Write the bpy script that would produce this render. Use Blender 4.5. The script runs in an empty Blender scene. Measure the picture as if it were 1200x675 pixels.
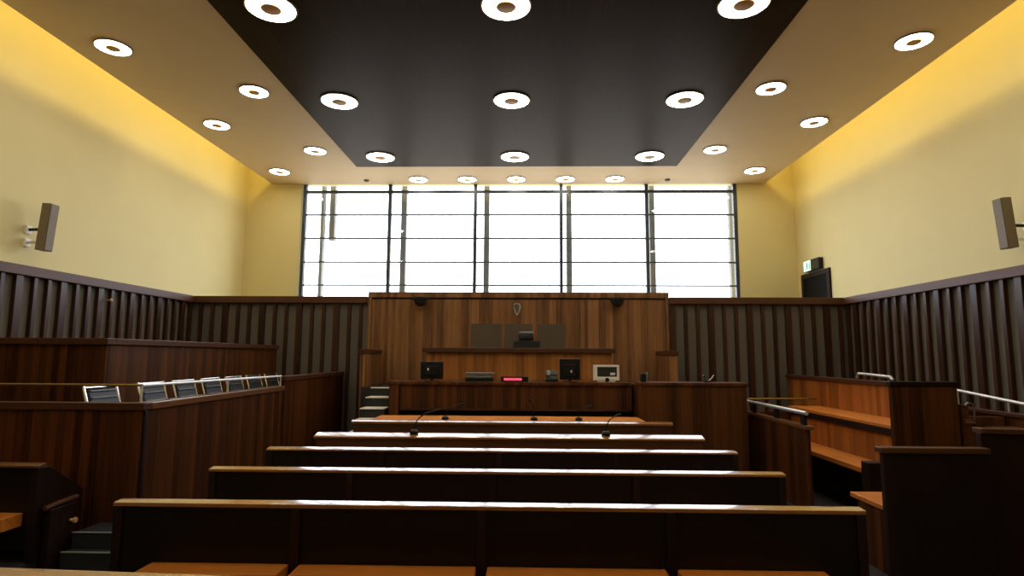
import bpy, bmesh, math, random
from mathutils import Vector, Matrix
random.seed(4)
PI = math.pi
C = bpy.context.scene.collection
BASE = {}

# ---------------------------------------------------------------- materials
def nt(name):
    m = bpy.data.materials.new(name); m.use_nodes = True
    t = m.node_tree; b = t.nodes['Principled BSDF']
    return m, t, b

def plain(name, col, rough=.5, metal=0., spec=.5, var=.12, scale=30., coat=0.):
    m, t, b = nt(name)
    g = t.nodes.new('ShaderNodeNewGeometry')
    n = t.nodes.new('ShaderNodeTexNoise'); n.inputs['Scale'].default_value = scale; n.inputs['Detail'].default_value = 3
    t.links.new(g.outputs['Position'], n.inputs['Vector'])
    r = t.nodes.new('ShaderNodeMix'); r.data_type = 'RGBA'
    r.inputs['A'].default_value = tuple(c * (1 - var) for c in col) + (1,)
    r.inputs['B'].default_value = tuple(min(1, c * (1 + var)) for c in col) + (1,)
    t.links.new(n.outputs['Fac'], r.inputs['Factor']); t.links.new(r.outputs['Result'], b.inputs['Base Color'])
    b.inputs['Roughness'].default_value = rough; b.inputs['Metallic'].default_value = metal
    b.inputs['Specular IOR Level'].default_value = spec; b.inputs['Coat Weight'].default_value = coat
    return m

def wood(name, dark, light, strip=.09, axis='z', rough=.4, spec=.4, coat=0., coat_rough=.15, strip_amt=.55):
    """veneer in strips with grain running along an axis"""
    m, t, b = nt(name); L = t.links
    g = t.nodes.new('ShaderNodeNewGeometry')
    s = t.nodes.new('ShaderNodeSeparateXYZ'); L.new(g.outputs['Position'], s.inputs[0])
    def math_(op, a, bv=None):
        n = t.nodes.new('ShaderNodeMath'); n.operation = op
        for i, v in enumerate((a, bv)):
            if v is None: continue
            if isinstance(v, (int, float)): n.inputs[i].default_value = v
            else: L.new(v, n.inputs[i])
        return n.outputs[0]
    X, Y, Z = s.outputs
    if axis == 'z': across, along = math_('ADD', X, math_('MULTIPLY', Y, 1.03)), Z
    elif axis == 'x': across, along = math_('ADD', Z, Y), X
    else: across, along = math_('ADD', Z, X), Y
    idx = math_('FLOOR', math_('DIVIDE', across, strip))
    wn = t.nodes.new('ShaderNodeTexWhiteNoise'); wn.noise_dimensions = '1D'; L.new(idx, wn.inputs['W'])
    cv = t.nodes.new('ShaderNodeCombineXYZ')
    L.new(math_('MULTIPLY', across, 55.), cv.inputs[0]); L.new(math_('MULTIPLY', along, 1.6), cv.inputs[1])
    L.new(math_('MULTIPLY', idx, 3.7), cv.inputs[2])
    n = t.nodes.new('ShaderNodeTexNoise'); n.inputs['Scale'].default_value = 1.; n.inputs['Detail'].default_value = 5
    n.inputs['Roughness'].default_value = .6
    L.new(cv.outputs[0], n.inputs['Vector'])
    gr = t.nodes.new('ShaderNodeMapRange'); gr.inputs['From Min'].default_value = .3; gr.inputs['From Max'].default_value = .72
    L.new(n.outputs['Fac'], gr.inputs['Value'])
    f = math_('ADD', math_('MULTIPLY', gr.outputs[0], 1 - strip_amt), math_('MULTIPLY', wn.outputs['Value'], strip_amt))
    mx = t.nodes.new('ShaderNodeMix'); mx.data_type = 'RGBA'
    mx.inputs['A'].default_value = (*dark, 1); mx.inputs['B'].default_value = (*light, 1)
    L.new(f, mx.inputs['Factor']); L.new(mx.outputs['Result'], b.inputs['Base Color'])
    b.inputs['Roughness'].default_value = rough; b.inputs['Specular IOR Level'].default_value = spec
    b.inputs['Coat Weight'].default_value = coat; b.inputs['Coat Roughness'].default_value = coat_rough
    return m

def emit(name, col, strength):
    m, t, b = nt(name)
    b.inputs['Base Color'].default_value = (*col, 1)
    b.inputs['Emission Color'].default_value = (*col, 1); b.inputs['Emission Strength'].default_value = strength
    return m

M = {}
M['paint'] = plain('yellow_wall_paint', (.76, .665, .325), .7, var=.03, scale=3)
M['ceil'] = plain('tan_ceiling_paint', (.74, .56, .32), .6, var=.04, scale=4)
M['panel_ceiling'] = wood('dark_ceiling_veneer', (.017, .0075, .003), (.042, .019, .008), .6, 'y', .36, .03, strip_amt=.35)
M['carpet'] = plain('dark_grey_carpet', (.045, .038, .038), .95, spec=.1, var=.35, scale=160)
M['step'] = plain('grey_step_carpet', (.03, .03, .033), .95, spec=.1, var=.3, scale=160)
M['taupe'] = plain('taupe_fabric_panel', (.145, .125, .095), .75, spec=.3, var=.15, scale=60)
M['inset'] = plain('dark_taupe_inset', (.13, .098, .065), .7, spec=.3, var=.15, scale=60)
M['fin'] = wood('dark_fin_wood', (.028, .0095, .0045), (.07, .026, .012), .09, 'z', .38, .28)
M['cap'] = wood('dark_cap_wood', (.055, .02, .009), (.12, .045, .019), .5, 'y', .42, .22)
M['capx'] = wood('dark_cap_wood_cross', (.055, .02, .009), (.13, .05, .022), .5, 'x', .4, .3)
M['walnut'] = wood('walnut_veneer', (.06, .024, .008), (.46, .21, .075), .06, 'z', .45, .25)
M['desk'] = wood('red_brown_desk_veneer', (.024, .0085, .003), (.18, .062, .017), .065, 'z', .45, .16)
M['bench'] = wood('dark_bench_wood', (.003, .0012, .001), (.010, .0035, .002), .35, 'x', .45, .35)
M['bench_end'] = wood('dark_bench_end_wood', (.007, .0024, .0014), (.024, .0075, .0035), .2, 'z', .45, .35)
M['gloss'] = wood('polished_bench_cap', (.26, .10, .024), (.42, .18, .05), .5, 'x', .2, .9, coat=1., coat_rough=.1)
M['glossy'] = wood('polished_ledge_cap', (.12, .045, .014), (.24, .10, .034), .5, 'y', .28, .6, coat=.8, coat_rough=.2)
M['orange'] = wood('orange_oiled_wood', (.46, .13, .013), (.78, .28, .042), .14, 'x', .4, .4)
M['orangey'] = wood('orange_oiled_wood_long', (.46, .13, .013), (.78, .28, .042), .14, 'y', .4, .4)
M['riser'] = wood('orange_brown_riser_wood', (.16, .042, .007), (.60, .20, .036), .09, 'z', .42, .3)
M['jury'] = wood('red_brown_jury_wood', (.014, .0045, .0018), (.15, .048, .0125), .07, 'z', .5, .08)
M['black'] = plain('black_plastic', (.006, .006, .007), .45, spec=.3, var=.2)
M['plinth'] = plain('black_green_plinth', (.010, .014, .012), .6)
M['leather'] = plain('black_leather', (.010, .010, .012), .5, var=.3, scale=80)
M['chrome'] = plain('polished_chrome', (.75, .75, .76), .18, 1., var=.03)
M['rail'] = plain('satin_steel_rail', (.80, .79, .77), .42, .6, var=.05)
M['brass'] = plain('dull_brass', (.35, .24, .10), .35, 1., var=.05)
M['steel'] = plain('dark_window_steel', (.03, .04, .05), .45, var=.1)
M['post'] = plain('grey_outer_post', (.16, .16, .15), .6, var=.1)
M['white'] = plain('cream_plastic', (.92, .90, .82), .45, var=.03)
M['grey'] = plain('grey_plastic', (.22, .23, .22), .45, var=.08)
M['rib'] = plain('dark_grey_rib', (.03, .04, .045), .4)
M['nosing'] = plain('pale_stair_nosing', (.88, .84, .74), .4, var=.05)
M['bronze'] = plain('bronze_lamp_disc', (.62, .34, .13), .5, var=.1)
M['lampring'] = plain('dark_lamp_rim', (.20, .14, .08), .45, var=.05)
M['speaker'] = plain('taupe_speaker_grille', (.20, .155, .095), .6, var=.25, scale=220)
M['screen'] = plain('dark_screen', (.03, .03, .028), .2, var=.1)
M['silver'] = plain('silver_emblem', (.45, .46, .42), .35, .8, var=.05)
M['door'] = plain('dark_door_wood', (.015, .006, .004), .55, spec=.2, var=.2)
M['doorpane'] = plain('dark_door_glass', (.004, .004, .005), .6, spec=.1, var=.1)
M['paper'] = plain('white_paper', (.75, .75, .73), .7, var=.03)
M['lamp'] = emit('lamp_diffuser', (1., .93, .80), 16.)
M['red'] = emit('red_led_digits', (1., .03, .07), 2.2)
M['exit'] = emit('exit_sign_face', (.62, .95, .78), .9)
M['exitman'] = plain('exit_sign_green', (.02, .32, .13), .5)
# clear pane
m, t, b = nt('clear_glass'); L = t.links
tr = t.nodes.new('ShaderNodeBsdfTransparent'); tr.inputs[0].default_value = (.95, .97, 1, 1)
gl = t.nodes.new('ShaderNodeBsdfGlossy'); gl.inputs['Roughness'].default_value = .02
ms = t.nodes.new('ShaderNodeMixShader'); ms.inputs[0].default_value = .05
L.new(tr.outputs[0], ms.inputs[1]); L.new(gl.outputs[0], ms.inputs[2]); L.new(ms.outputs[0], t.nodes['Material Output'].inputs[0])
M['glass'] = m

# ---------------------------------------------------------------- mesh builder
class MB:
    """collects shapes given in world coordinates, links them as one mesh object"""
    def __init__(s): s.bm = bmesh.new()
    def box(s, x0, x1, y0, y1, z0, z1, rot=None, piv=None):
        vs = [s.bm.verts.new((x, y, z)) for z in (z0, z1) for x, y in ((x0, y0), (x1, y0), (x1, y1), (x0, y1))]
        for f in ((0, 3, 2, 1), (4, 5, 6, 7), (0, 1, 5, 4), (1, 2, 6, 5), (2, 3, 7, 6), (3, 0, 4, 7)):
            s.bm.faces.new([vs[i] for i in f])
        if rot is not None:
            p = Vector(piv) if piv else Vector(((x0 + x1) / 2, (y0 + y1) / 2, (z0 + z1) / 2))
            for v in vs: v.co = p + rot @ (v.co - p)
        return s
    def prism(s, pts, axis, a, b):
        """polygon pts in the plane across axis, swept from a to b"""
        def P(u, v, w): return {'x': (w, u, v), 'y': (u, w, v), 'z': (u, v, w)}[axis]
        A = [s.bm.verts.new(P(u, v, a)) for u, v in pts]; B = [s.bm.verts.new(P(u, v, b)) for u, v in pts]
        n = len(pts); s.bm.faces.new(A); s.bm.faces.new(B[::-1])
        for i in range(n): s.bm.faces.new((A[i], B[i], B[(i + 1) % n], A[(i + 1) % n]))
        return s
    def lathe(s, c, prof, seg=32, rot=None):
        """profile of (radius, height) about the vertical through c"""
        rings = []
        for r, h in prof:
            if r < 1e-6: rings.append([s.bm.verts.new((0, 0, h))])
            else: rings.append([s.bm.verts.new((r * math.cos(2 * PI * i / seg), r * math.sin(2 * PI * i / seg), h)) for i in range(seg)])
        for A, B in zip(rings, rings[1:]):
            for i in range(seg):
                j = (i + 1) % seg
                if len(A) == 1 and len(B) == 1: continue
                if len(A) == 1: s.bm.faces.new((A[0], B[i], B[j]))
                elif len(B) == 1: s.bm.faces.new((A[i], A[j], B[0]))
                else: s.bm.faces.new((A[i], A[j], B[j], B[i]))
        for R in rings:
            for v in R:
                v.co = (rot @ v.co if rot is not None else v.co) + Vector(c)
        return s
    def tube(s, pts, r, seg=10):
        pts = [Vector(p) for p in pts]; rings = []
        for i, p in enumerate(pts):
            d = (pts[min(i + 1, len(pts) - 1)] - pts[max(i - 1, 0)]).normalized()
            u = d.cross(Vector((0, 0, 1)));
            if u.length < 1e-3: u = d.cross(Vector((1, 0, 0)))
            u.normalize(); v = d.cross(u)
            rr = r[i] if isinstance(r, (list, tuple)) else r
            rings.append([s.bm.verts.new(p + rr * (math.cos(2 * PI * k / seg) * u + math.sin(2 * PI * k / seg) * v)) for k in range(seg)])
        for A, B in zip(rings, rings[1:]):
            for k in range(seg): s.bm.faces.new((A[k], A[(k + 1) % seg], B[(k + 1) % seg], B[k]))
        s.bm.faces.new(rings[0][::-1]); s.bm.faces.new(rings[-1])
        return s
    def make(s, name, mat, parent=None, bevel=.004, smooth=False, seg=2):
        bm = s.bm; bmesh.ops.recalc_face_normals(bm, faces=bm.faces)
        if parent is not None: base = BASE[parent.name]
        else:
            xs = [v.co for v in bm.verts]
            lo = [min(v[i] for v in xs) for i in range(3)]; hi = [max(v[i] for v in xs) for i in range(3)]
            base = Vector(((lo[0] + hi[0]) / 2, (lo[1] + hi[1]) / 2, lo[2]))
        for v in bm.verts: v.co -= base
        me = bpy.data.meshes.new(name)
        if smooth:
            for f in bm.faces: f.smooth = True
            for e in bm.edges:
                if len(e.link_faces) == 2 and e.calc_face_angle(0) > .6: e.smooth = False
        bm.to_mesh(me); bm.free()
        o = bpy.data.objects.new(name, me); C.objects.link(o); me.materials.append(M[mat] if isinstance(mat, str) else mat)
        if parent is not None: o.parent = parent
        else: o.location = base
        BASE[o.name] = base
        if bevel:
            b = o.modifiers.new('edges', 'BEVEL'); b.width = bevel; b.segments = seg; b.limit_method = 'ANGLE'; b.angle_limit = .7
        return o

def box(*a, **k): return MB().box(*a, **k)
def tag(o, label, cat, group=None):
    o['label'] = label; o['category'] = cat
    if group: o['group'] = group
    return o
def thing(name, base, label, cat, group=None):
    o = bpy.data.objects.new(name, None); C.objects.link(o); o.location = base; o.empty_display_size = .1
    BASE[o.name] = Vector(base)
    return tag(o, label, cat, group)
def structure(o, label=None):
    o['kind'] = 'structure'
    if label: o['label'] = label
    return o
def sroot(name, base, label=None):
    o = bpy.data.objects.new(name, None); C.objects.link(o); o.location = base; BASE[o.name] = Vector(base)
    return structure(o, label)
def dup(root, delta, label, group=None):
    """a copy of a thing with copies of its parts and their sub-parts"""
    r = root.copy(); C.objects.link(r); r.location = Vector(root.location) + Vector(delta); r['label'] = label
    if group: r['group'] = group
    BASE[r.name] = Vector(r.location)
    for ch in list(root.children):
        c = ch.copy(); C.objects.link(c); c.parent = r
        for g in list(ch.children):
            d = g.copy(); C.objects.link(d); d.parent = c
    return r

# ---------------------------------------------------------------- room numbers
XL, XR = -6.10, 5.70           # yellow walls
DL, DR = -5.75, 5.35           # faces of the panelling
YB, YW, YR = 10.0, 12.4, -2.6  # panelling screen, window wall, rear wall
ZC, ZT, ZD = 5.37, 6.25, 2.68  # ceiling, roof above the cove, panelling top
CX = -.22

structure(box(XL - .2, XR + .2, YR - .2, YW + .2, -.2, 0).make('floor', 'carpet', bevel=0), 'dark carpeted floor')
structure(box(XL - .2, XL, YR - .2, YW + .2, 0, ZT).make('wall_left', 'paint', bevel=0), 'yellow painted left wall above the panelling')
structure(box(XR, XR + .2, YR - .2, YW + .2, 0, ZT).make('wall_right', 'paint', bevel=0), 'yellow painted right wall above the panelling')
structure(box(XL, XR, YR - .2, YR, 0, ZT).make('wall_rear', 'paint', bevel=0))
WX0, WX1, WZ0 = -4.90, 4.50, 2.50
wb = MB(); wb.box(XL, WX0, YW, YW + .2, 0, ZT); wb.box(WX1, XR, YW, YW + .2, 0, ZT); wb.box(WX0, WX1, YW, YW + .2, 0, WZ0); wb.box(WX0, WX1, YW, YW + .2, ZC + .02, ZT)
structure(wb.make('wall_back', 'paint', bevel=0), 'yellow end wall around the wide window')
structure(box(XL - .2, XR + .2, YR - .2, YW + .2, ZT, ZT + .2).make('ceiling', 'paint', bevel=0))
CL, CR = -5.54, 5.08
structure(box(CL, CR, YR, YW - .005, ZC, ZC + .10).make('ceiling', 'ceil', bevel=0), 'tan suspended ceiling with round lights')
PL, PR, PY = -3.33, 2.90, 11.1
structure(box(PL, PR, YR + .8, PY, ZC - .035, ZC + .002).make('ceiling_panel', 'panel_ceiling', bevel=.006), 'dark timber panel set in the middle of the ceiling')

# ---------------------------------------------------------------- windows
bays = [-4.84, -2.97, -1.11, .745, 2.58, 4.46]
zs = [5.22, 4.71, 4.19, 3.67, 3.17]
for i in range(5):
    a, b_ = bays[i], bays[i + 1]
    w = sroot('window_%d' % (i + 1), ((a + b_) / 2, YW + .05, WZ0), 'tall window bay, number %d from the left, with horizontal glazing bars' % (i + 1))
    f = MB(); f.box(a - .035, a + .035, YW + .02, YW + .12, WZ0, ZC + .02)
    if i == 4: f.box(b_ - .035, b_ + .035, YW + .02, YW + .12, WZ0, ZC + .02)
    f.make('frame', 'steel', w, .003)
    g = MB()
    for k, z in enumerate(zs):
        h = .03 if k == 0 else .015
        g.box(a + .036, b_ - .036, YW + .04, YW + .10, z - h, z + h)
    g.box(a + .036, b_ - .036, YW + .04, YW + .10, WZ0, WZ0 + .05)
    g.make('glazing_bar', 'steel', w, .002)
    box(a + .037, b_ - .037, YW + .065, YW + .073, WZ0 + .051, ZC + .015).make('pane', 'glass', w, 0)
    p = MB(); o1 = .25 if i == 0 else (.22 if i < 3 else .20)
    hw = .035 if i == 0 else .06
    p.box(a + o1 - hw, a + o1 + hw, YW + .45, YW + .60, WZ0 - .4, ZC + .6)
    if i == 0: p.box(a + .38, a + .50, YW + .55, YW + .7, 4.25, ZC + .6)
    if i == 4: p.box(b_ + .02, b_ + .10, YW + .45, YW + .60, WZ0 - .4, ZC + .6)
    p.make('outer_post', 'post', w, .004)
structure(box(WX0 - .02, WX1 + .02, YW - .12, YW + .02, WZ0 - .05, WZ0).make('trim_5', 'paint', bevel=.003), 'window sill')

# ---------------------------------------------------------------- slatted panelling round the room
def panelling(name, p0, p1, nrm, side, label):
    """p0 -> p1 along the wall, nrm points into the room"""
    p0, p1, nrm = Vector(p0), Vector(p1), Vector(nrm)
    d = (p1 - p0); Ln = d.length; d.normalize()
    r = sroot(name, ((p0 + p1) / 2)[:2] + (0,), label)
    def bar(mb, s0, s1, o0, o1, z0, z1):
        q = [p0 + d * s0 + nrm * o0, p0 + d * s1 + nrm * o1]
        xs = sorted(v.x for v in q); ys = sorted(v.y for v in q)
        mb.box(xs[0], xs[1], ys[0], ys[1], z0, z1)
    mb = MB(); bar(mb, 0, Ln, -.10, -.05, 0, ZD - .1); mb.make('fabric_backing', 'taupe', r, 0)
    mb = MB(); s = .0; k = 0
    while s < Ln - .02:
        w = .10 if k % 3 == 0 else .055
        bar(mb, s, min(s + w, Ln), -.05, 0, .12, ZD - .115); s += w + .145; k += 1
    mb.make('slats', 'fin', r, .004)
    mb = MB(); bar(mb, 0, Ln, -.05, .012, 0, .12); mb.make('skirting', 'fin', r, .004)
    mb = MB(); bar(mb, 0, Ln, -side, .03, ZD - .115, ZD); mb.make('cap_rail', 'cap' if abs(d.y) > .5 else 'capx', r, .006)
    return r
panelling('trim_1', (DL, YR + .02, 0), (DL, YB, 0), (1, 0, 0), .34, 'dark slatted panelling along the left wall')
panelling('trim_2', (DR, YR + .02, 0), (DR, YB, 0), (-1, 0, 0), .34, 'dark slatted panelling along the right wall')
panelling('trim_3', (DL - .14, YB, 0), (-2.725, YB, 0), (0, -1, 0), .14, 'slatted screen at the far left of the judge')
panelling('trim_4', (2.425, YB, 0), (DR + .14, YB, 0), (0, -1, 0), .14, 'slatted screen at the far right of the judge')

tag(MB().lathe((DL + .002, 7.91, 2.41), [(0, .07), (.018, .066), (.024, .05), (.012, .03), (.010, 0)], 14, Matrix.Rotation(PI / 2, 3, 'Y')).make('wall_hook', 'bronze', bevel=0, smooth=True), 'small round copper hook on the left slatted panelling', 'hook')

# door beyond the screen + exit sign
d = sroot('door_1', (XR, 11.65, 0), 'dark door in the right wall showing above the panelling')
f = MB(); f.box(XR - .04, XR, 11.06, 11.16, 1.2, 3.36); f.box(XR - .04, XR, 12.08, 12.18, 1.2, 3.36); f.box(XR - .04, XR, 11.16, 12.08, 3.26, 3.36)
f.make('door_frame', 'door', d, .004)
box(XR - .02, XR - .002, 11.16, 12.08, 1.2, 3.26).make('door_leaf', 'doorpane', d, 0)
structure(box(XL + .01, XR - .01, YB + .25, YW, .0, 1.2).make('floor_corridor', 'carpet', bevel=0), 'raised corridor floor behind the screen')
e = thing('exit_sign', (XR, 11.6, 3.38), 'small exit sign box, half lit white, on the right wall above the dark doorway', 'sign')
box(XR - .09, XR - .001, 11.32, 11.92, 3.38, 3.60).make('housing', 'black', e, .006)
box(XR - .098, XR - .0905, 11.64, 11.91, 3.39, 3.59).make('lit_face', 'exit', e, 0)
fm = MB(); q0, q1 = XR - .103, XR - .0985
fm.box(q0, q1, 11.755, 11.785, 3.535, 3.565)
for pl in ([(11.75, 3.47), (11.79, 3.47), (11.785, 3.53), (11.745, 3.53)], [(11.75, 3.47), (11.77, 3.47), (11.74, 3.41), (11.72, 3.41)], [(11.77, 3.47), (11.79, 3.47), (11.83, 3.43), (11.82, 3.41)], [(11.70, 3.50), (11.745, 3.515), (11.745, 3.53), (11.70, 3.515)]):
    fm.prism(pl, 'x', q0, q1)
fm.box(q0, q1, 11.66, 11.685, 3.41, 3.57)
fm.make('running_figure', 'exitman', e, 0)
box(XR - .096, XR - .0905, 11.34, 11.62, 3.40, 3.58).make('dark_face', 'screen', e, .002)

# ---------------------------------------------------------------- ceiling lights
def ring_light(x, y, z, R, label, group, proto=[None, None], k=0):
    if proto[k] is not None:
        b = BASE[proto[k].name]; return dup(proto[k], (x - b.x, y - b.y, z - b.z), label, group)
    t = thing('ceiling_light', (x, y, z), label, 'ceiling light', group); proto[k] = t
    MB().lathe((x, y, z), [(R, 0), (R * 1.07, 0), (R * 1.07, -.018), (R * 1.0, -.018), (R, 0)], 48).make('rim', 'lampring', t, 0, True)
    MB().lathe((x, y, z), [(R * .995, -.002), (R * .995, -.022), (R * .42, -.022), (R * .42, -.002)], 48).make('diffuser', 'lamp', t, 0, True)
    MB().lathe((x, y, z), [(R * .415, -.002), (R * .415, -.030), (R * .38, -.034), (0, -.034)], 40).make('centre_disc', 'bronze', t, 0, True)
    return t
cols = [(-2.71, 'left'), (-.22, 'middle'), (2.25, 'right')]
rows = [(5.79, 'nearest the viewer'), (8.09, 'in the middle row'), (10.5, 'nearest the window')]
for y, rn in [(3.4, 'overhead')] + rows + [(1.0, 'overhead')]:
    for x, cn in cols:
        ring_light(x, y, ZC - .035, .25, 'ring light in the dark ceiling panel, %s of three, %s' % (cn, rn), 'ring lights in the dark ceiling panel', k=0)
for side, xs in (('left', (-3.84, -5.0)), ('right', (3.36, 4.52))):
    for x, ys, ln in ((xs[0], (1.0, 3.2, 5.45, 7.83, 10.25), 'inner'), (xs[1], (2.2, 4.4, 6.62, 9.02, 11.45), 'outer')):
        for j, y in enumerate(ys):
            n = ('overhead behind the view', 'overhead', 'nearest', 'second', 'third')[j] if ln == 'inner' else ('overhead behind the view', 'overhead', 'nearest', 'second', 'third')[j]
            ring_light(x, y, ZC, .187, 'ring light in the tan %s ceiling, %s row, %s' % (side, ln, n), 'ring lights in the tan ceiling', k=1)
for j, (x, y) in enumerate([(-2.28, 12.0), (-1.25, 12.0), (-.22, 12.0), (.81, 12.0), (1.84, 12.0)]):
    ring_light(x, y, ZC, .187, 'ring light in the tan strip above the window, %s of five' % ('first from left', 'second from left', 'middle', 'second from right', 'first from right')[j], 'ring lights above the window', k=1)
for x, s in ((-3.4, 'left'), (2.95, 'right')):
    tag(MB().lathe((x, 12.08, ZC), [(.055, 0), (.055, -.02), (.04, -.035), (0, -.038)], 20).make('smoke_detector', 'lampring', bevel=0, smooth=True), 'small dark smoke detector in the tan ceiling strip, %s one' % s, 'smoke detector', 'smoke detectors')

# ---------------------------------------------------------------- pews
JX = [-1.245, -.235, .77]   # joints of the back
def crown(y0, y1, z0, z1, front=9., rear=3.):  # slopes set per row, so the shape puts the window's glint on the rail
    """rail section whose top is tilted towards the viewer to mirror the bright window (slopes in degrees)"""
    d = y1 - y0; n = 12; ta, tb = math.tan(math.radians(front)), math.tan(math.radians(rear))
    zz = [0.]
    for k in range(n): zz.append(zz[-1] + d / n * (ta + (tb - ta) * (k + .5) / n))
    pts = [(y1, z0), (y0, z0)]
    for k in range(n + 1): pts.append((y0 + d * k / n, z1 - zz[-1] + zz[k]))
    return pts
def bench(y0, x0, x1, label, group=None, cap='gloss', zt=.88, joints=JX, ledge_mat='orange', zl=.563, inset=.2, ends=True, z0=0., name='court_bench', slope=(9, 3)):
    t = thing(name, ((x0 + x1) / 2, y0, z0), label, 'bench', group)
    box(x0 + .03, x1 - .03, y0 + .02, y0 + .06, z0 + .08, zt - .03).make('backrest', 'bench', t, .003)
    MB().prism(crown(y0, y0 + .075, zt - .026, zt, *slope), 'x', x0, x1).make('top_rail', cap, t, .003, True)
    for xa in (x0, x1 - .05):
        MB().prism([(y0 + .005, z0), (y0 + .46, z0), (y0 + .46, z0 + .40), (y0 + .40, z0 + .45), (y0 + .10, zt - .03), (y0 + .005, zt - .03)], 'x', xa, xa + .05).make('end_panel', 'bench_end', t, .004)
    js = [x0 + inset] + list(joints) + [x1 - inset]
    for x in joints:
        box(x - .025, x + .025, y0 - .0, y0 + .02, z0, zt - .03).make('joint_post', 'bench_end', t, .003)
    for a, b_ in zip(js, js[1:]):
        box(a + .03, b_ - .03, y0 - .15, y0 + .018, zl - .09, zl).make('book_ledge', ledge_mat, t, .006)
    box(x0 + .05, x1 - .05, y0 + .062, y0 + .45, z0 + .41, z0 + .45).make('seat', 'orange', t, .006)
    return t
bx0, bx1 = -2.25, 1.80
g = 'rows of long dark wooden benches'
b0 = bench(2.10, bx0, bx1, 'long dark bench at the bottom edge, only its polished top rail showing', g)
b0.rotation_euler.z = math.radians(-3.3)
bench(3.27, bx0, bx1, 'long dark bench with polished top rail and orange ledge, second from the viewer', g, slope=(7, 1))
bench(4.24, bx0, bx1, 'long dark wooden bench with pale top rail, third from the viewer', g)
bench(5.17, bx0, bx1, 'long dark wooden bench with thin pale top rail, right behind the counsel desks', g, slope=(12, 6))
# side pews
bench(4.2, -5.7, -3.45, 'dark side bench with orange ledge at the left edge in front of the jury box', None, cap='glossy', zt=.90, joints=[-4.6], zl=.565, inset=.06, z0=.23)

def counsel_desk(y0, depth, label, zt=.88, top='orange'):
    t = thing('counsel_desk', ((bx0 + bx1) / 2, y0, 0), label, 'desk', 'counsel desks')
    if depth > .4:
        MB().prism(crown(y0, y0 + .07, zt - .045, zt, 18, 12), 'x', bx0 + .08, bx1).make('front_rail', 'gloss', t, .002, True)
        box(-1.96, 1.49, y0 + .071, y0 + depth, zt - .035, zt - .004).make('desktop', top, t, .006, seg=3)
    else:
        MB().prism(crown(y0, y0 + .12, zt - .045, zt, 15, 9), 'x', bx0 + .08, bx1).make('front_rail', 'gloss', t, .002, True)
        box(bx0 + .08, bx1, y0 + .121, y0 + depth, zt - .035, zt - .004).make('desktop', top, t, .006, seg=3)
    sx = (-1.95, 1.48) if depth > .4 else (bx0 + .10, bx1 - .02)
    box(bx0 + .10, bx1 - .02, y0 + .02, y0 + .05, .0, zt - .046).make('front_panel', 'desk_h', t, .003)
    for xa in (sx[0], sx[1] - .04):
        box(xa, xa + .04, y0 + .051, y0 + depth - .02, 0, zt - .036).make('side_panel', 'bench_end', t, .003)
    box(sx[0] + .045, sx[1] - .045, y0 + .06, y0 + depth - .03, zt - .16, zt - .13).make('shelf', 'bench', t, .003)
    return t
M['desk_h'] = wood('red_brown_desk_wood_long', (.05, .018, .007), (.17, .06, .02), .2, 'x', .4, .4)
M['desktop'] = wood('polished_orange_desktop', (.60, .20, .03), (.80, .32, .065), .25, 'x', .5, .12)
counsel_desk(6.1, .2, 'narrow dark counsel desk with two microphones, just behind the last bench', top='gloss')
counsel_desk(7.4, .66, 'wide counsel desk with orange worktop and three microphones, below the registrar', top='desktop')

def microphone(x, y, z, lean, h, label):
    t = thing('microphone', (x, y, z), label, 'microphone', 'gooseneck microphones')
    MB().lathe((x, y, z), [(0, 0), (.045, 0), (.045, .02), (.03, .035), (0, .037)], 20).make('base', 'black', t, 0, True)
    pts = [(x + lean * (k / 8) ** 2, y - .02 * k / 8, z + .03 + h * math.sin(k / 8 * 1.35) / math.sin(1.35)) for k in range(9)]
    MB().tube(pts, .006, 8).make('gooseneck', 'black', t, 0, True)
    e = Vector(pts[-1]); dr = (e - Vector(pts[-2])).normalized()
    MB().tube([e - dr * .005, e + dr * .01, e + dr * .05, e + dr * .06], [.008, .013, .013, .006], 10).make('capsule', 'black', t, 0, True)
microphone(-1.16, 6.2, .88, .22, .20, 'black gooseneck microphone at the left of the narrow counsel desk')
microphone(.82, 6.2, .88, .10, .16, 'black gooseneck microphone at the right of the narrow counsel desk')
microphone(-1.02, 7.55, .88, .2, .16, 'black gooseneck microphone at the left of the orange worktop')
microphone(.10, 7.55, .88, -.04, .20, 'black gooseneck microphone at the middle of the orange worktop')
microphone(.66, 7.55, .88, .12, .14, 'black gooseneck microphone at the right of the orange worktop')

# ---------------------------------------------------------------- dais, registrar's desk, judge's bench
structure(box(-2.5, 2.3, 8.97, 9.99, 0, 1.2).make('floor_dais', 'carpet', bevel=0), 'raised dais behind the desks')
t = thing('registrar_desk', (-.2, 8.45, 0), 'long red brown registrar desk with flat top below the judge bench', 'desk')
box(-1.98, 1.50, 8.43, 8.95, 1.265, 1.31).make('desktop', 'desk', t, .006)
box(-1.80, 1.49, 8.47, 8.51, .93, 1.264).make('front_panel', 'desk', t, .003)
box(-1.80, 1.49, 8.465, 8.51, .905, .929).make('bottom_rail', 'cap', t, .003)
box(-1.94, 1.49, 8.62, 8.90, 0, .904).make('plinth', 'plinth', t, .003)
box(-1.95, -1.81, 8.44, 8.93, 0, 1.264).make('side_panel', 'desk', t, .004)
w = thing('witness_box', (2.2, 7.9, 0), 'tall boxy wooden witness box projecting right of the registrar desk', 'witness box')
f = MB(); f.box(1.53, 2.90, 7.92, 7.96, .06, 1.295); f.make('front_panel', 'desk', w, .003)
box(1.53, 1.57, 7.961, 8.93, .06, 1.295).make('side_panel', 'desk', w, .003)
box(2.86, 2.90, 7.961, 8.93, .06, 1.295).make('side_panel', 'desk', w, .003)
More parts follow.
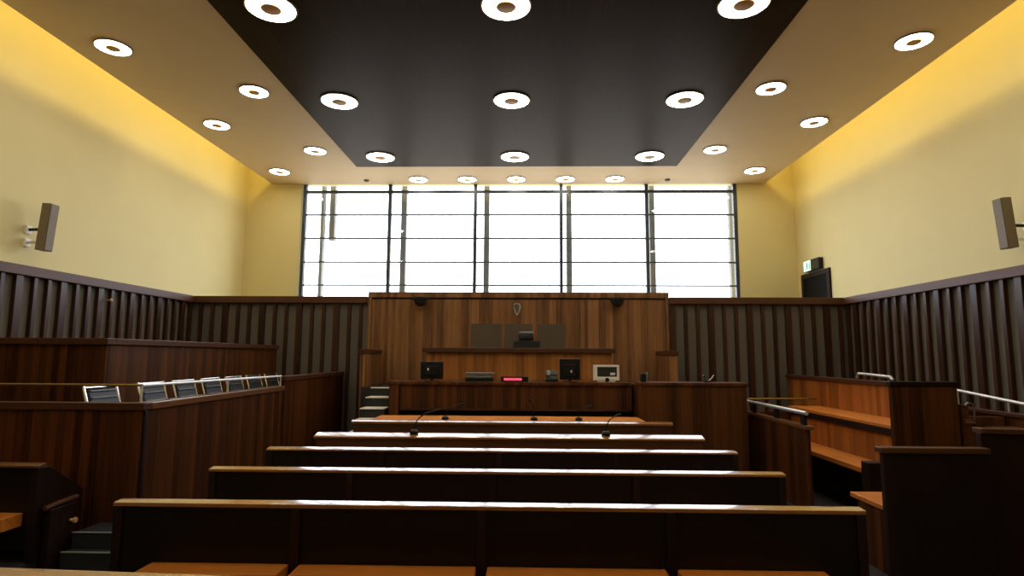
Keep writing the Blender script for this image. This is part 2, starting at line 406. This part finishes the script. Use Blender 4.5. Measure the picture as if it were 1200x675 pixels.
box(1.515, 2.92, 7.90, 8.30, 1.296, 1.34).make('ledge', 'desk', w, .006)
box(1.55, 2.88, 7.98, 8.92, 0, .05).make('floor_plinth', 'plinth', w, 0)
s = thing('dais_stair', (-2.16, 8.3, 0), 'short stair with pale nosings at the left of the registrar desk', 'stair')
for k, (y, z) in enumerate([(7.53, .55), (7.78, .68), (8.06, .81), (8.34, .94), (8.62, 1.075), (8.89, 1.2)]):
    y1 = y + .28 if k < 5 else 8.965
    box(-2.32, -1.985, y, y1, 0, z - .015).make('riser', 'plinth', s, 0)
    box(-2.33, -1.985, y - .02, y1 + .0, z - .014, z).make('tread', 'nosing', s, .004)
for x0, x1, nm in ((-2.56, -2.44, 'left'), (2.16, 2.30, 'right')):
    p = thing('dais_screen', ((x0 + x1) / 2, 9.0, 0), 'low dark wooden end wall with cap at the %s of the dais' % nm, 'screen', 'dais end walls')
    box(x0 + .02, x1 - .02, 9.0, 9.96, 1.201 if nm == 'right' else 0, 1.70).make('panel', 'walnut', p, .003)
    box(x0, x1, 8.98, 9.965, 1.701, 1.77).make('cap', 'cap', p, .005)
j = thing('judge_bench', (-.1, 9.1, 1.2), 'raised orange brown judge bench with dark overhanging top', 'judge bench')
box(-1.60, 1.36, 9.05, 9.45, 1.725, 1.80).make('desktop', 'capx', j, .008)
M['jbench'] = wood('orange_brown_bench_veneer', (.20, .062, .011), (.62, .24, .052), .06, 'z', .42, .3)
box(-1.54, 1.31, 9.12, 9.16, 1.201, 1.724).make('front_panel', 'jbench', j, .003)
for x in (-1.54, 1.27): box(x, x + .04, 9.161, 9.43, 1.201, 1.724).make('side_panel', 'jbench', j, .003)
# back panel
K = 10.05 / 9.85
b_ = thing('judge_backdrop', (-.15, 10.1, 0), 'tall walnut veneer panel behind the judge bench under the window', 'wall panel')
PX0, PX1 = -2.72, 2.42
box(PX0 + .06, PX1 - .06, 10.05, 10.10, 0, 2.64).make('veneer', 'walnut', b_, .002)
box(PX0 + .06, PX1 - .06, 10.07, 10.10, 2.641, 2.665).make('shadow_gap', 'black', b_, 0)
box(PX0, PX1, 10.02, 10.16, 2.666, 2.765).make('cap', 'walnut', b_, .005)
for x in (PX0, PX1 - .058): box(x, x + .058, 10.02, 10.16, 0, 2.664).make('edge_post', 'walnut', b_, .004)
for x0, x1 in ((-.935, -.42), (-.36, .10), (.195, .66)):
    box(x0, x1, 10.03, 10.049, 1.4, 2.22).make('inset_panel', 'inset', b_, .005)
# harp emblem
h = thing('harp_emblem', (-.16, 10.02, 2.36), 'small silver harp emblem on the walnut panel above the middle', 'emblem')
MB().tube([(-.205, 10.035, 2.55), (-.21, 10.03, 2.48), (-.19, 10.03, 2.42), (-.165, 10.03, 2.37)], [.012, .014, .016, .012], 8).make('sound_box', 'silver', h, 0, True)
MB().tube([(-.205, 10.035, 2.55), (-.18, 10.03, 2.57), (-.15, 10.03, 2.55), (-.12, 10.03, 2.57)], .011, 8).make('neck', 'silver', h, 0, True)
MB().tube([(-.12, 10.035, 2.57), (-.105, 10.03, 2.50), (-.12, 10.03, 2.43), (-.16, 10.03, 2.365)], [.011, .014, .013, .01], 8).make('pillar', 'silver', h, 0, True)
st = MB()
for k in range(5):
    x = -.19 + k * .016; st.tube([(x, 10.035, 2.555), (x, 10.035, 2.41 - k * .006)], .0025, 6)
st.make('strings', 'silver', h, 0, True)
# dome cameras
for x, nm in ((-1.80, 'left'), (1.53, 'right')):
    c = thing('dome_camera', (x, 10.0, 2.52), 'black dome camera under the cap of the walnut panel, %s one' % nm, 'security camera', 'black dome cameras')
    MB().lathe((x, 9.90, 2.655), [(0, 0), (.125, 0), (.125, -.045), (.115, -.05), (0, -.05)], 28).make('housing', 'black', c, 0, True)
    MB().lathe((x, 9.90, 2.604), [(.105 * math.cos(a * PI / 16), -.105 * math.sin(a * PI / 16)) for a in range(8)] + [(0, -.105)], 28).make('dome', 'screen', c, 0, True)
    box(x - .05, x + .05, 9.86, 10.015, 2.656, 2.664).make('bracket', 'black', c, .002)
# judge's chair
ch = thing('judge_chair', (0, 9.72, 1.2), 'black leather high backed chair behind the judge bench', 'chair')
box(-.22, .25, 9.48, 9.93, 1.60, 1.68).make('seat', 'leather', ch, .03, seg=4)
bk = MB(); bk.box(-.20, .23, 9.86, 9.93, 1.69, 1.93); bk.make('backrest', 'leather', ch, .025, seg=4)
box(-.125, .125, 9.83, 9.92, 1.94, 2.04).make('headrest', 'leather', ch, .03, seg=4)
box(-.12, .12, 9.84, 9.92, 2.042, 2.085).make('head_trim', 'grey', ch, .012, seg=3)
MB().lathe((.015, 9.70, 1.2), [(0, .4), (.03, .4), (.03, .06), (.26, .03), (.26, 0), (0, 0)], 20).make('base', 'chrome', ch, 0, True)

# things on the registrar's desk
ZD2 = 1.311
def monitor_back(x, y, w, h, yaw, label, dot):
    t = thing('computer_monitor', (x, y, ZD2), label, 'monitor', 'monitors on the registrar desk')
    R = Matrix.Rotation(yaw, 3, 'Z'); P = (x, y, ZD2)
    box(x - w / 2, x + w / 2, y - .02, y + .02, ZD2 + .03, ZD2 + .03 + h, R, P).make('casing', 'black', t, .008)
    box(x - w * .3, x + w * .3, y - .045, y - .021, ZD2 + .08, ZD2 + .03 + h * .75, R, P).make('rear_bulge', 'black', t, .01)
    box(x + dot[0] - .012, x + dot[0] + .012, y - .05, y - .0455, ZD2 + dot[1] - .018, ZD2 + dot[1] + .018, R, P).make('badge', 'paper', t, .002)
    box(x - .02, x + .02, y - .01, y + .01, ZD2 + .01, ZD2 + .03, R, P).make('stand', 'black', t, .002)
    box(x - .1, x + .1, y - .07, y + .07, ZD2, ZD2 + .01, R, P).make('foot', 'black', t, .003)
monitor_back(-1.37, 8.62, .33, .25, 0, 'black computer monitor seen from behind at the left of the registrar desk', (-.05, .17))
monitor_back(.635, 8.66, .30, .30, -.25, 'black computer monitor seen from behind, turned, right of the red display', (.03, .15))
t = thing('document_tray', (-.68, 8.6, ZD2), 'dark grey flat document tray left of the red display', 'tray')
box(-.88, -.48, 8.56, 8.80, ZD2, ZD2 + .05).make('body', 'black', t, .006)
box(-.86, -.50, 8.57, 8.79, ZD2 + .051, ZD2 + .10).make('upper_tray', 'grey', t, .006)
box(-.89, -.47, 8.555, 8.80, ZD2 + .101, ZD2 + .125).make('lid', 'grey', t, .005)
t = thing('led_display', (-.17, 8.52, ZD2), 'black display box with glowing red strip at desk edge', 'display')
box(-.36, .03, 8.50, 8.56, ZD2, ZD2 + .075).make('casing', 'black', t, .005)
rd = MB()
for k in range(8):
    x = -.318 + k * .032
    rd.box(x, x + .028, 8.496, 8.4995, ZD2 + .022, ZD2 + .052)
rd.make('digits', 'red', t, 0)
t = thing('desk_phone', (.37, 8.6, ZD2), 'dark desk telephone between the red display and turned monitor', 'telephone')
MB().prism([(8.56, ZD2), (8.74, ZD2), (8.74, ZD2 + .10), (8.56, ZD2 + .04)], 'x', .28, .46).make('body', 'black', t, .005)
box(.30, .35, 8.57, 8.75, ZD2 + .105, ZD2 + .14, Matrix.Rotation(.3, 3, 'X')).make('handset', 'grey', t, .012, seg=3)
box(.28, .46, 8.745, 8.76, ZD2, ZD2 + .16).make('display_panel', 'grey', t, .004)
t = thing('television_set', (1.15, 8.6, ZD2), 'small cream framed screen at the right end of the registrar desk', 'screen')
fr = MB(); x0, x1, z0, z1 = .965, 1.335, ZD2 + .025, ZD2 + .245
fr.box(x0, x0 + .055, 8.56, 8.62, z0, z1); fr.box(x1 - .03, x1, 8.56, 8.62, z0, z1); fr.box(x0 + .055, x1 - .03, 8.56, 8.62, z1 - .03, z1); fr.box(x0 + .055, x1 - .03, 8.56, 8.62, z0, z0 + .05)
fr.make('bezel', 'white', t, .005)
box(x0 + .02, x1 - .02, 8.621, 8.70, z0 + .01, z1 - .01).make('rear_case', 'white', t, .01)
box(x0 + .056, x1 - .031, 8.60, 8.62, z0 + .051, z1 - .031).make('screen', 'screen', t, 0)
box(1.21, 1.28, 8.594, 8.599, z0 + .075, z0 + .11).make('sticker', 'paper', t, 0)
MB().lathe((1.16, 8.558, z0 + .01), [(0, 0), (.03, 0), (.03, .01), (0, .012)], 18, Matrix.Rotation(PI / 2, 3, 'X')).make('knob', 'black', t, 0, True)
box(1.02, 1.28, 8.57, 8.69, ZD2, ZD2 + .024).make('foot', 'white', t, .004)
t = thing('card_reader', (1.63, 8.1, 1.341), 'small black box with pale edge on the witness box ledge', 'box')
box(1.545, 1.61, 8.02, 8.12, 1.341, 1.45).make('body', 'black', t, .006)
box(1.612, 1.63, 8.02, 8.12, 1.341, 1.47, Matrix.Rotation(.15, 3, 'Y')).make('card', 'grey', t, .003)
t = thing('witness_microphone', (2.44, 8.1, 1.341), 'small black microphone with pale stem at the right of the witness box', 'microphone')
MB().lathe((2.44, 8.1, 1.341), [(0, 0), (.05, 0), (.05, .02), (0, .025)], 18).make('base', 'black', t, 0, True)
MB().tube([(2.44, 8.1, 1.36), (2.41, 8.1, 1.40), (2.39, 8.09, 1.43)], [.006, .006, .014], 8).make('gooseneck', 'black', t, 0, True)
MB().tube([(2.46, 8.1, 1.36), (2.50, 8.1, 1.39), (2.53, 8.09, 1.44)], .006, 8).make('stem', 'rail', t, 0, True)

# ---------------------------------------------------------------- jury box on the left
JXS = -3.10
jb = thing('jury_box', (-4.4, 7.0, 0), 'large wooden jury box with low front, rails and a taller far side', 'jury box')
box(-5.72, JXS - .001, 4.77, 4.82, 0, 1.225).make('front_panel', 'jury', jb, .004)
box(JXS - .05, JXS, 4.821, 7.56, 0, 1.225).make('side_panel', 'jury', jb, .004)
box(JXS - .05, JXS + .012, 7.561, 9.93, 0, 1.345).make('tall_side_panel', 'jury', jb, .004)
box(-3.35, JXS + .012, 9.931, 9.975, 0, 1.345).make('return_panel', 'jury', jb, .004)
box(JXS - .08, JXS + .03, 7.55, 9.975, 1.346, 1.405).make('tall_cap', 'cap', jb, .005)
box(-5.72, JXS + .02, 4.755, 4.86, 1.226, 1.285).make('front_cap', 'capx', jb, .006)
box(JXS - .10, JXS + .02, 4.861, 7.549, 1.226, 1.285).make('side_cap', 'glossy', jb, .006)
box(JXS - .004, JXS + .02, 4.78, 4.82, .0, 1.22).make('corner_post', 'bench_end', jb, .003)
MB().tube([(-5.72, 4.80, 1.425), (JXS - .04, 4.80, 1.425)], .011, 10).make('front_handrail', 'brass', jb, 0, True)
MB().tube([(JXS - .04, 4.80, 1.425), (JXS - .04, 7.56, 1.405)], .012, 10).make('side_handrail', 'rail', jb, 0, True)
for p in ((-5.0, 4.80), (JXS - .04, 4.80), (JXS - .04, 6.2), (JXS - .04, 7.54)):
    MB().tube([(p[0], p[1], 1.286), (p[0], p[1], 1.42)], .010, 10).make('rail_post', 'rail', jb, 0, True)
structure(box(-5.71, JXS - .06, 4.83, 9.92, 0, .52).make('floor_jury', 'carpet', bevel=0), 'raised floor inside the jury box')
us = thing('upper_jury_screen', (-5.0, 7.8, .52), 'tall dark wooden screen of the upper jury tier under the slatted left wall', 'screen')
box(-5.72, -4.201, 5.82, 5.87, .521, 1.77).make('front_panel', 'jury', us, .004)
box(-4.25, -4.20, 5.871, 9.88, .521, 1.77).make('side_panel', 'desk', us, .004)
cp = MB(); cp.box(-5.72, -4.17, 5.79, 5.92, 1.771, 1.835); cp.box(-4.30, -4.17, 5.92, 9.9, 1.771, 1.835)
cp.make('cap', 'cap', us, .005)

# jurors' chairs, all facing the middle of the room
def juror_chair(y, label):
    x = -3.62; z = .521
    t = thing('juror_chair', (x, y + .21, z), label, 'chair', 'juror chairs in the jury box')
    R = Matrix.Rotation(-.28, 3, 'Y')
    b = MB()
    b.box(x - .02, x + .02, y + .035, y + .385, z + .52, z + .865, R, (x, y, z + .45))
    b.make('backrest', 'leather', t, .015, seg=3)
    rb = MB()
    for zz in (.62, .70, .78, .84): rb.box(x + .021, x + .03, y + .05, y + .37, z + zz, z + zz + .018, R, (x, y, z + .45))
    rb.make('back_ribs', 'rib', t, .004)
    box(x + .03, x + .42, y + .04, y + .38, z + .40, z + .46).make('seat', 'leather', t, .02, seg=3)
    for yy in (y + .012, y + .408):
        top = Vector((x, yy, z + .45)) + R @ Vector((0, 0, .45))
        MB().tube([(x + .02, yy, z + .0), (x + .02, yy, z + .40), tuple(top)], .013, 10).make('rear_leg', 'chrome', t, 0, True)
        MB().tube([(x + .40, yy, z + .0), (x + .40, yy, z + .38), (x + .02, yy, z + .38)], .012, 10).make('front_leg', 'chrome', t, 0, True)
    tp = Vector((x, y, z + .45)) + R @ Vector((0, 0, .437))
    MB().tube([(tp.x, y + .012, tp.z), (tp.x, y + .408, tp.z)], .011, 10).make('top_bar', 'chrome', t, 0, True)
    return t
ords = ['nearest', 'second', 'third', 'fourth', 'fifth', 'sixth', 'seventh']
jc = juror_chair(4.94, 'black and chrome juror chair nearest the front corner of the jury box')
for k, y in enumerate([5.64, 6.20, 6.75, 7.30, 7.85, 8.40]):
    dup(jc, (0, y - 4.94, 0), 'black and chrome juror chair in the jury box, %s from its near front corner' % ords[k + 1])

# steps, platform and gate at the left
structure(box(-5.72, -3.47, 3.5, 4.765, 0, .229).make('floor_platform', 'step', bevel=.004), 'carpeted platform under the left side bench')
s = thing('carpeted_steps', (-3.2, 4.5, 0), 'two grey carpeted steps beside the jury box', 'steps')
box(-3.36, -2.98, 4.46, 4.752, 0, .36).make('upper_step', 'step', s, .006)
box(-3.36, -2.98, 4.36, 4.459, 0, .25).make('lower_step', 'step', s, .006)
box(-3.36, -2.98, 4.455, 4.475, .361, .367).make('nosing', 'grey', s, 0)
box(-3.36, -2.98, 4.356, 4.376, .251, .257).make('nosing', 'grey', s, 0)
gt = thing('low_gate', (-3.42, 4.5, 0), 'low dark gate with sloping rail beside the left side bench', 'gate')
box(-3.44, -3.39, 4.28, 4.53, .0, .57).make('gate_panel', 'bench_end', gt, .004)
MB().tube([(-3.415, 4.25, .585), (-3.415, 4.38, .595), (-3.415, 4.55, .60)], .018, 10).make('rail', 'capx', gt, 0, True)
MB().lathe((-3.388, 4.47, .45), [(0, 0), (.012, 0), (.012, .02), (.022, .03), (.018, .045), (0, .05)], 16, Matrix.Rotation(PI / 2, 3, 'Y')).make('knob', 'bronze', gt, 0, True)

# ---------------------------------------------------------------- dock on the right
dk = thing('dock_rail', (3.1, 7.8, 0), 'low wooden side screen with a pale rail left of the tiered seating', 'screen')
box(3.08, 3.13, 6.70, 8.94, 0, .885).make('side_panel', 'jury', dk, .004)
box(3.07, 3.16, 6.67, 8.97, .886, .93).make('cap', 'glossy', dk, .006)
box(3.131, 4.28, 8.90, 8.94, 0, .885).make('far_panel', 'jury', dk, .004)
MB().tube([(3.10, 6.70, 1.065), (3.10, 8.92, 1.065)], .022, 12).make('handrail', 'rail', dk, 0, True)
MB().tube([(3.10, 8.92, 1.065), (4.28, 8.92, 1.075)], .012, 12).make('far_handrail', 'brass', dk, 0, True)
for y in (6.78, 7.5, 8.2, 8.88):
    box(3.085, 3.115, y - .05, y + .05, .931, 1.045).make('rail_post', 'black', dk, .004)
ts = thing('tiered_seating', (4.0, 7.6, 0), 'orange wooden tiered seating with two ledges behind the pale rail', 'tiered seat')
box(4.30, 4.36, 6.26, 9.90, 0, 1.345).make('back_panel', 'riser', ts, .004)
box(4.27, 4.39, 6.26, 9.92, 1.346, 1.40).make('back_cap', 'cap', ts, .005)
box(3.84, 4.299, 6.26, 8.88, .935, .975).make('upper_seat', 'orangey', ts, .006)
box(3.845, 3.88, 6.26, 8.88, .86, .934).make('upper_seat_edge_shade', 'bench_end', ts, .003)  # dark wood strip stands in for the shade on the seat's front edge
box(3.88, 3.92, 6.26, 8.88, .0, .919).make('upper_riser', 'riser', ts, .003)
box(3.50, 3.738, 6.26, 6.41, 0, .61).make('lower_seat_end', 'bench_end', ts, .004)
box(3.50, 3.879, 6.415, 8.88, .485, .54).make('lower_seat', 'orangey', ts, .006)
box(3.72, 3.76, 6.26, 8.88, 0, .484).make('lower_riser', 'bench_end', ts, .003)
box(3.74, 4.40, 6.20, 6.258, 0, 1.39).make('end_panel', 'jury', ts, .004)
box(3.72, 4.42, 6.19, 6.27, 1.391, 1.44).make('end_cap', 'bench', ts, .005)
MB().tube([(4.33, 7.90, 1.42), (4.33, 7.86, 1.475), (4.33, 7.18, 1.455), (4.33, 7.14, 1.42)], .016, 10).make('handrail', 'rail', ts, 0, True)
nb = thing('right_side_bench', (3.1, 4.67, 0), 'dark boxy bench back with orange seat corner at the lower right', 'bench')
box(2.72, 3.50, 4.67, 4.72, .06, .955).make('backrest', 'bench_end', nb, .004)
box(2.70, 3.52, 4.655, 4.75, .956, 1.0).make('top_rail', 'capx', nb, .006)
box(2.80, 3.50, 4.721, 5.33, .49, .53).make('seat', 'orange', nb, .006)
box(2.82, 2.87, 4.721, 5.25, 0, .489).make('end_panel', 'jury', nb, .004)
box(3.44, 3.49, 4.721, 5.25, 0, .489).make('end_panel', 'jury', nb, .004)
box(2.73, 3.49, 4.68, 4.72, 0, .059).make('plinth', 'plinth', nb, 0)
rp = thing('right_partition', (4.4, 4.75, 0), 'dark wooden partition with sloping top at the right edge', 'partition')
MB().prism([(3.53, .0), (5.32, .0), (5.32, 1.06), (3.53, 1.10)], 'y', 4.76, 4.81).make('panel', 'bench_end', rp, .004)
MB().prism([(3.525, 1.101), (5.32, 1.061), (5.32, 1.10), (3.525, 1.14)], 'y', 4.74, 4.84).make('cap', 'capx', rp, .005)
pt = thing('rail_partition', (4.8, 6.0, 0), 'dark side partition carrying a long pale handrail at the right', 'partition')
box(4.86, 4.92, 4.82, 7.05, 0, 1.10).make('panel', 'jury', pt, .004)
box(4.55, 4.859, 4.83, 6.10, .98, 1.01).make('ledge', 'capx', pt, .005)
box(4.84, 4.95, 4.82, 7.07, 1.101, 1.14).make('cap', 'cap', pt, .005)
MB().tube([(4.90, 5.2, 1.16), (4.90, 7.0, 1.325)], .018, 12).make('handrail', 'rail', pt, 0, True)
for y in (5.5, 6.2, 6.9): MB().tube([(4.90, y, 1.141), (4.90, y, 1.15 + (y - 5.2) * .0917)], .009, 8).make('rail_post', 'rail', pt, 0, True)
gp = thing('swing_gate', (4.6, 6.2, 0), 'brown gate with chrome lever handle beside the tiered seating end', 'gate')
box(4.43, 4.85, 6.20, 6.25, .05, 1.09).make('gate_panel', 'desk', gp, .004)
MB().tube([(4.46, 6.19, 1.20), (4.48, 6.18, 1.23), (4.53, 6.17, 1.22), (4.535, 6.17, 1.07)], .012, 10).make('handle', 'chrome', gp, 0, True)
box(4.45, 4.56, 6.19, 6.199, 1.02, 1.07).make('handle_plate', 'chrome', gp, .003)
box(4.43, 4.50, 6.2, 6.25, 1.091, 1.21).make('latch_post', 'desk', gp, .004)

# ---------------------------------------------------------------- column loudspeakers
for x, sg, y, nm in ((-5.86, 1, 6.93, 'left'), (5.46, -1, 6.72, 'right')):
    t = thing('column_speaker', (x, y, 2.9), 'slim column loudspeaker on the yellow %s wall above the panelling' % nm, 'loudspeaker', 'column loudspeakers')
    R = Matrix.Rotation(sg * .07, 3, 'Y')
    box(x - .055, x + .055, y - .07, y + .07, 2.92, 3.50, R).make('cabinet', 'speaker', t, .006)
    xa = x + sg * .056
    box(min(xa, xa + sg * .006), max(xa, xa + sg * .006), y - .06, y + .06, 2.93, 3.49, R, (x, y, 3.21)).make('grille', 'speaker', t, .002)
    wx = XL if sg > 0 else XR
    for z in (3.02, 3.18):
        box(min(wx, wx + sg * .03), max(wx, wx + sg * .03), y - .05, y + .03, z - .05, z + .05).make('wall_plate', 'white', t, .004)
        MB().tube([(wx + sg * .03, y - .01, z), (x - sg * .055, y - .01, z + .005)], .018, 10).make('bracket_arm', 'black' if z > 3.1 else 'chrome', t, 0, True)

# ---------------------------------------------------------------- light
W = bpy.data.worlds.new('sky'); bpy.context.scene.world = W; W.use_nodes = True
n = W.node_tree; bg = n.nodes['Background']
tc = n.nodes.new('ShaderNodeTexCoord'); sp = n.nodes.new('ShaderNodeSeparateXYZ'); rp = n.nodes.new('ShaderNodeValToRGB')
n.links.new(tc.outputs['Generated'], sp.inputs[0]); n.links.new(sp.outputs['Z'], rp.inputs['Fac']); n.links.new(rp.outputs['Color'], bg.inputs['Color'])
rp.color_ramp.elements[0].position = 0.; rp.color_ramp.elements[0].color = (.48, .44, .38, 1)      # ground
rp.color_ramp.elements[1].position = .05; rp.color_ramp.elements[1].color = (.90, .94, 1, 1)       # bright overcast sky
bg.inputs['Strength'].default_value = 5.0
def area(name, loc, size, size_y, aim, power, col, portal=False):
    l = bpy.data.lights.new(name, 'AREA'); l.shape = 'RECTANGLE'; l.size = size; l.size_y = size_y; l.energy = power; l.color = col
    o = bpy.data.objects.new(name, l); C.objects.link(o); o.location = loc
    o.rotation_euler = Vector(aim).to_track_quat('-Z', 'Y').to_euler()
    if portal: l.cycles.is_portal = True
    return o
area('window_portal', (CX, YW + .75, (WZ0 + ZC) / 2), 10.4, 3.6, (0, -1, 0), 1, (1, 1, 1), True)
# cove lamps lying on top of the suspended ceiling, washing the side walls
COVE = (1., .76, .26)
area('cove_lamp_left', (CL + .30, 4.9, ZC + .42), 14.4, .10, (-1, 0, -.35), 52, COVE)
area('cove_lamp_right', (CR - .30, 4.9, ZC + .42), 14.4, .10, (1, 0, -.35), 52, COVE)

# ---------------------------------------------------------------- camera
f = 690.; pitch = math.atan(79.5 / f); yaw = math.atan(17 / f); roll = math.radians(-.3)
fw = Vector((-math.sin(yaw) * math.cos(pitch), math.cos(yaw) * math.cos(pitch), math.sin(pitch)))
rt = Vector((math.cos(yaw), math.sin(yaw), 0)); up = rt.cross(fw)
r2 = math.cos(roll) * rt - math.sin(roll) * up; u2 = math.sin(roll) * rt + math.cos(roll) * up
cam = bpy.data.cameras.new('camera'); cam.sensor_width = 36; cam.lens = f / 1200 * 36; cam.clip_start = .05
co = bpy.data.objects.new('camera', cam); C.objects.link(co)
co.matrix_world = Matrix(((r2.x, u2.x, -fw.x, 0), (r2.y, u2.y, -fw.y, 0), (r2.z, u2.z, -fw.z, 1.68), (0, 0, 0, 1)))
sc = bpy.context.scene; sc.camera = co
vs = sc.view_settings; vs.view_transform = 'Standard'; vs.look = 'None'; vs.gamma = 1; vs.use_curve_mapping = False; vs.exposure = .5
sc.cycles.max_bounces = 10; sc.cycles.diffuse_bounces = 6; sc.cycles.glossy_bounces = 4; sc.cycles.transparent_max_bounces = 12
sc.cycles.use_denoising = True; sc.cycles.sample_clamp_indirect = 6.
